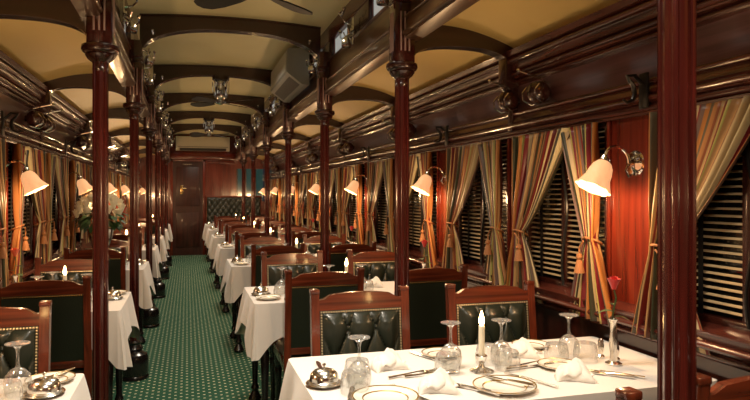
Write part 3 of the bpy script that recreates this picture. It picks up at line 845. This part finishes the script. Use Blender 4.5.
def mk_knife():
    r = empty('table_knife')
    out = [(-.11, -.006), (-.01, -.0055), (0, -.007), (.09, -.009), (.11, -.003), (.113, .003), (.10, .007), (0, .007), (-.01, .0055), (-.11, .006)]
    m = MB(); m.prism([p for p in out if p[0] >= -.011], .004, .0062, 'z'); m.build('blade', 'silver', r)
    MB().tube([(-.012, 0, .006), (-.03, 0, .0065), (-.08, 0, .007), (-.105, 0, .007)], [.005, .0055, .007, .006], 8).build('handle', 'silver', r)
    return r
def mk_fork():
    m = MB(); m.tube([(-.10, 0, .004), (-.06, 0, .006), (.02, 0, .009), (.045, 0, .006)], [.006, .004, .003, .006], 7)
    m.box(.04, .065, -.012, .012, .003, .006, .001)
    for q in (-.0105, -.0035, .0035, .0105): m.tube([(.063, q, .0045), (.09, q, .004), (.105, q, .009)], .0016, 5)
    return m.build('table_fork', 'silver')
def mk_spoon():
    m = MB(); m.tube([(-.10, 0, .005), (-.05, 0, .006), (.03, 0, .010), (.055, 0, .006)], [.006, .004, .003, .004], 7)
    m.sphere((.075, 0, .007), .02, 12, (1.35, .85, .25)); return m.build('table_spoon', 'silver')
def mk_candle():
    r = empty('lit_candle')
    MB().lathe([(.001, 0), (.040, 0), (.042, .004), (.030, .009), (.012, .016), (.008, .028), (.014, .034), (.016, .045), (.020, .055), (.018, .058), (.011, .056), (.001, .052)], n=28).build('holder', 'silver', r)
    MB().lathe([(.0105, .05), (.0105, .158), (.008, .161), (.001, .160)], n=16).build('wax', 'wax', r)
    MB().lathe([(.001, .161), (.008, .167), (.0105, .176), (.007, .192), (.001, .212)], n=12).build('flame', 'flame', r)
    return r
def rose_mesh(m, c, r, seed=1):
    rr = random.Random(seed); c = Vector(c)
    for ring, (n, rad, h, tilt) in enumerate(((3, .22, 1.0, .0), (5, .42, .98, .12), (6, .66, .9, .3))):
        for i in range(n):
            a = 2*PI*i/n+ring*.6+rr.uniform(-.2, .2)
            def fn(u, v, a=a):
                w = (u-.5)*1.5*(.45+.55*math.sin(PI*min(1, v*.8+.1))); rd = r*(rad*(.35+.65*v)+tilt*.35*v*v)
                return tuple(c+Vector((rd*math.cos(a+w), rd*math.sin(a+w), r*(-.7+1.5*h*v-.25*tilt*v*v*2))))
            m.grid(6, 5, fn, uv=False)
def mk_rose(mat):
    def f():
        r = empty('rose_bud_vase')
        MB().lathe([(.001, 0), (.028, 0), (.03, .006), (.014, .014), (.012, .04), (.016, .07), (.013, .12), (.012, .15), (.019, .165), (.017, .165), (.010, .15), (.001, .145)], n=24).build('vase', 'silver', r)
        m = MB().tube([(0, 0, .10), (-.003, 0, .18), (.008, -.005, .24), (.002, 0, .275)], .0028, 6); m.build('stem', 'leaf', r)
        lf = MB()
        for a, z, sg in ((2.6, .19, 1), (-.5, .17, 1), (1.0, .215, 1)):
            def fn(u, v, a=a, z=z):
                L = .055*u; w = .018*math.sin(PI*min(1, u))*(v-.5)*2
                return (L*math.cos(a)-w*math.sin(a), L*math.sin(a)+w*math.cos(a), z+.02*u-.03*u*u+.006*abs(v-.5))
            lf.grid(6, 4, fn, uv=False)
        lf.build('leaves', 'leaf', r, fix=False)
        p = MB(); rose_mesh(p, (.002, 0, .295), .032, 4); p.build('flower', mat, r, fix=False, angle=70)
        return r
    return f
def mk_shaker():
    return MB().lathe([(.001, 0), (.014, 0), (.015, .006), (.008, .014), (.012, .03), (.012, .05), (.010, .055), (.011, .062), (.006, .072), (.001, .074)], n=18).build('salt_shaker', 'silver')
CT = {'silver_butter_dish': 'butter dish', 'inverted_wine_glass': 'wine glass', 'cut_crystal_tumbler': 'tumbler', 'plate': 'plate'}
def put(kind, x, y, rz, label, grp=None, z=0):
    mk, cat = {'dish': (mk_cloche, 'butter dish'), 'goblet': (mk_goblet, 'wine glass'), 'tumbler': (mk_tumbler, 'tumbler'), 'plate': (mk_plate(.10), 'plate'),
               'sideplate': (mk_plate(.075), 'plate'), 'napkin': (mk_napkin, 'napkin'), 'knife': (mk_knife, 'knife'), 'fork': (mk_fork, 'fork'), 'spoon': (mk_spoon, 'spoon'),
               'candle': (mk_candle, 'candle'), 'rose': (mk_rose('rose'), 'flower vase'), 'coral': (mk_rose('coral'), 'flower vase'), 'shaker': (mk_shaker, 'salt shaker')}[kind]
    return place(kind, mk, (x, y, TT+z), rz, label, cat, grp)
NL = ' on the nearest large table'
# nearest large table
put('dish', .425, 2.03, 0, 'domed silver butter dish at the aisle edge'+NL)
put('goblet', .53, 1.985, 0, 'upside-down wine glass beside the butter dish'+NL)
put('tumbler', .50, 1.93, 0, 'cut tumbler in front of the aisle-side wine glass'+NL)
put('tumbler', .545, 2.065, 0, 'cut tumbler behind the aisle-side wine glass'+NL)
put('napkin', .68, 2.17, .3, 'white napkin folded at the far aisle-side place'+NL)
put('plate', .57, 1.83, 0, 'gilt-edged plate at the near aisle-side place'+NL)
put('knife', .47, 1.87, 1.25, 'knife left of the near aisle-side plate'+NL)
put('fork', .66, 1.85, 1.9, 'fork right of the near aisle-side plate'+NL)
put('knife', .45, 2.20, 1.5, 'knife lying behind the butter dish'+NL)
put('fork', .74, 2.06, .25, 'fork in front of the far aisle-side napkin'+NL)
put('spoon', .80, 2.04, .05, 'spoon with its bowl towards the candle'+NL)
put('sideplate', .93, 2.27, 0, 'small gilt-edged side plate at the far edge beyond the candle'+NL)
put('knife', .87, 2.25, 1.9, 'knife beside the small side plate at the far edge'+NL)
put('goblet', .905, 2.12, 0, 'upside-down wine glass just left of the candle'+NL)
put('tumbler', .865, 2.055, 0, 'cut tumbler just left of the candle'+NL)
put('candle', .985, 2.035, 0, 'lit white candle in a silver holder'+NL)
put('tumbler', 1.055, 2.13, 0, 'cut tumbler behind the candle'+NL)
put('tumbler', 1.085, 2.035, 0, 'cut tumbler just right of the candle'+NL)
put('goblet', 1.10, 2.11, 0, 'upside-down wine glass right of the candle'+NL)
put('napkin', 1.22, 2.19, -.2, 'white napkin folded at the far window-side place'+NL)
put('napkin', .755, 1.88, -.15, 'white napkin folded between the two near plates'+NL)
put('plate', .965, 1.83, 0, 'gilt-edged plate in front of the candle'+NL)
put('knife', .84, 1.88, 2.2, 'knife left of the plate in front of the candle'+NL)
put('fork', .865, 1.85, 2.1, 'fork left of the plate in front of the candle'+NL)
put('knife', .985, 1.87, 2.15, 'knife lying across the plate in front of the candle'+NL, z=.012)
put('fork', 1.09, 1.88, 2.0, 'fork right of the plate in front of the candle'+NL)
put('knife', 1.17, 2.03, .15, 'knife lying in front of the far window-side napkin'+NL)
put('spoon', 1.19, 2.06, .2, 'spoon lying in front of the far window-side napkin'+NL)
put('napkin', 1.24, 1.87, -.3, 'white napkin folded at the near window-side place'+NL)
put('sideplate', 1.27, 2.0, 0, 'small gilt-edged side plate behind the near window-side napkin'+NL)
put('knife', 1.36, 1.88, 2.35, 'knife right of the near window-side napkin'+NL)
put('fork', 1.40, 1.87, 2.35, 'fork nearest the pillar'+NL)
put('sideplate', 1.33, 2.30, 0, 'small gilt-edged side plate at the far edge by the curtain'+NL)
put('knife', 1.26, 2.28, 2.2, 'knife by the far side plate near the curtain'+NL)
put('goblet', 1.395, 2.13, 0, 'upside-down wine glass nearest the window'+NL)
put('tumbler', 1.31, 2.08, 0, 'cut tumbler left of the window-side wine glass'+NL)
put('tumbler', 1.42, 2.06, 0, 'cut tumbler beside the rose vase'+NL)
put('rose', 1.485, 1.985, 0, 'silver bud vase with one red rose'+NL)
put('shaker', 1.53, 2.03, 0, 'small silver shaker right of the rose vase'+NL)
put('shaker', 1.50, 2.08, 0, 'small silver shaker behind the rose vase'+NL)
# other large tables
for k in range(1, 7):
    y = S*k; on = ' on the %s large table' % ORD[k]
    put('dish', .435, 2.03+y, 0, 'domed silver butter dish at the aisle edge'+on)
    put('sideplate', .46, 1.86+y, 0, 'small gilt-edged plate at the near aisle corner'+on)
    put('goblet', .57, 2.08+y, 0, 'upside-down wine glass near the butter dish'+on)
    put('tumbler', .55, 1.98+y, 0, 'cut tumbler near the butter dish'+on)
    put('candle', .975, 2.035+y, 0, 'lit white candle in a silver holder'+on)
    if k < 5:
        put('napkin', .72, 2.16+y, .3, 'white folded napkin on the aisle side'+on)
        put('goblet', .88, 2.12+y, 0, 'upside-down wine glass left of the candle'+on)
        put('goblet', 1.09, 2.10+y, 0, 'upside-down wine glass right of the candle'+on)
        put('tumbler', .85, 2.03+y, 0, 'cut tumbler left of the candle'+on)
        put('tumbler', 1.10, 2.0+y, 0, 'cut tumbler right of the candle'+on)
        put('napkin', 1.20, 2.18+y, -.2, 'white folded napkin on the window side'+on)
        put('goblet', 1.38, 2.10+y, 0, 'upside-down wine glass nearest the window'+on)
        put('rose', 1.49, 2.0+y, 0, 'silver bud vase with one red rose'+on)
# small tables
for k in range(0, 7):
    y = S*k; on = ' on the %s small table' % ORD[k]
    put('dish', -.42, (2.12 if k else 2.17)+y, 0, 'domed silver butter dish at the aisle edge'+on)
    put('sideplate', -.43, 2.315+y, 0, 'gilt-edged plate at the far aisle corner'+on)
    put('goblet', -.50 if not k else -.545, (2.20 if not k else 2.06)+y, 0, 'upside-down wine glass near the aisle'+on)
    put('tumbler', -.51 if not k else -.53, (2.11 if not k else 1.96)+y, 0, 'cut tumbler near the aisle'+on)
    put('candle', -.665, 2.05+y, 0, 'lit white candle in a silver holder'+on)
    if k == 0: put('knife', -.43, 2.315, 1.0, 'knife resting on the gilt-edged plate'+on, z=.014)
    if 0 < k < 4:
        put('goblet', -.80 if k != 2 else -.84, (2.02 if k != 2 else 1.83)+y, 0, 'upside-down wine glass near the window'+on)
        put('goblet', -.76, (2.22 if k != 2 else 1.88)+y, 0, 'upside-down wine glass %s'%('at the far edge' if k != 2 else 'just below the bouquet')+on)
    if k in (1, 3): put('coral', -.92, 2.05+y, 0, 'silver bud vase with one coral rose'+on)

# bouquet on the third small table
bq2 = empty('flower_arrangement', (-.72, 6.0, TT)); tag(bq2, 'big bouquet of cream roses with dark leaves in a silver bowl, small table', 'flower arrangement')
MB().lathe([(.001, 0), (.06, 0), (.062, .01), (.03, .03), (.025, .10), (.06, .14), (.10, .25), (.11, .32), (.105, .32), (.09, .25), (.001, .22)], n=28).build('bowl', 'silver', bq2)
lf = MB(); rr = random.Random(2)
for q in range(90):
    a = rr.uniform(0, 2*PI); e_ = rr.uniform(-.7, .35); rd = rr.uniform(.10, .18); c = Vector((rd*math.cos(a)*math.cos(e_), rd*math.sin(a)*math.cos(e_), (.44+rd*.8*math.sin(e_))))
    dr = Vector((math.cos(a)*math.cos(e_), math.sin(a)*math.cos(e_), math.sin(e_)*.8-.3)).normalized(); sd = dr.cross(Vector((0, 0, 1))).normalized()
    lf.grid(4, 2, lambda u, v: tuple(c+dr*.08*u+sd*.028*math.sin(PI*u)*(v-.5)*2+Vector((0, 0, -.02*u*u))), uv=False)
lf.build('leaves', 'leaf', bq2, fix=False)
for q in range(44):
    a = q*2.4; e_ = -.2+1.7*(q/44); rd = .17; c = (rd*math.cos(a)*math.cos(e_)*1.1, rd*math.sin(a)*math.cos(e_), .46+rd*.85*math.sin(e_))
    p = MB(); rose_mesh(p, c, .05, q); p.build('rose_bloom', 'cream_rose' if q % 8 else 'coral', bq2, fix=False, angle=70)

# ------------------------------------------------------------------ world, camera
w = bpy.data.worlds.new('world'); SC.world = w; w.use_nodes = True
w.node_tree.nodes['Background'].inputs[0].default_value = (.02, .025, .03, 1); w.node_tree.nodes['Background'].inputs[1].default_value = .5
cam = bpy.data.cameras.new('camera'); co = bpy.data.objects.new('camera', cam); COL.objects.link(co)
cam.sensor_width = 36; cam.lens = 640/750*36; cam.shift_y = -5.5/750
cam.clip_start = .02
co.location = (0, 0, 1.36); co.rotation_euler = (PI/2, 0, -math.atan(188/640))
SC.camera = co
SC.view_settings.view_transform = 'Standard'; SC.view_settings.look = 'None'; SC.view_settings.gamma = 1
SC.view_settings.use_curve_mapping = False
SC.view_settings.exposure = 0.6
SC.cycles.use_denoising = True
SC.cycles.max_bounces = 8; SC.cycles.transmission_bounces = 8; SC.cycles.sample_clamp_indirect = 4
SC.cycles.caustics_refractive = False; SC.cycles.caustics_reflective = False
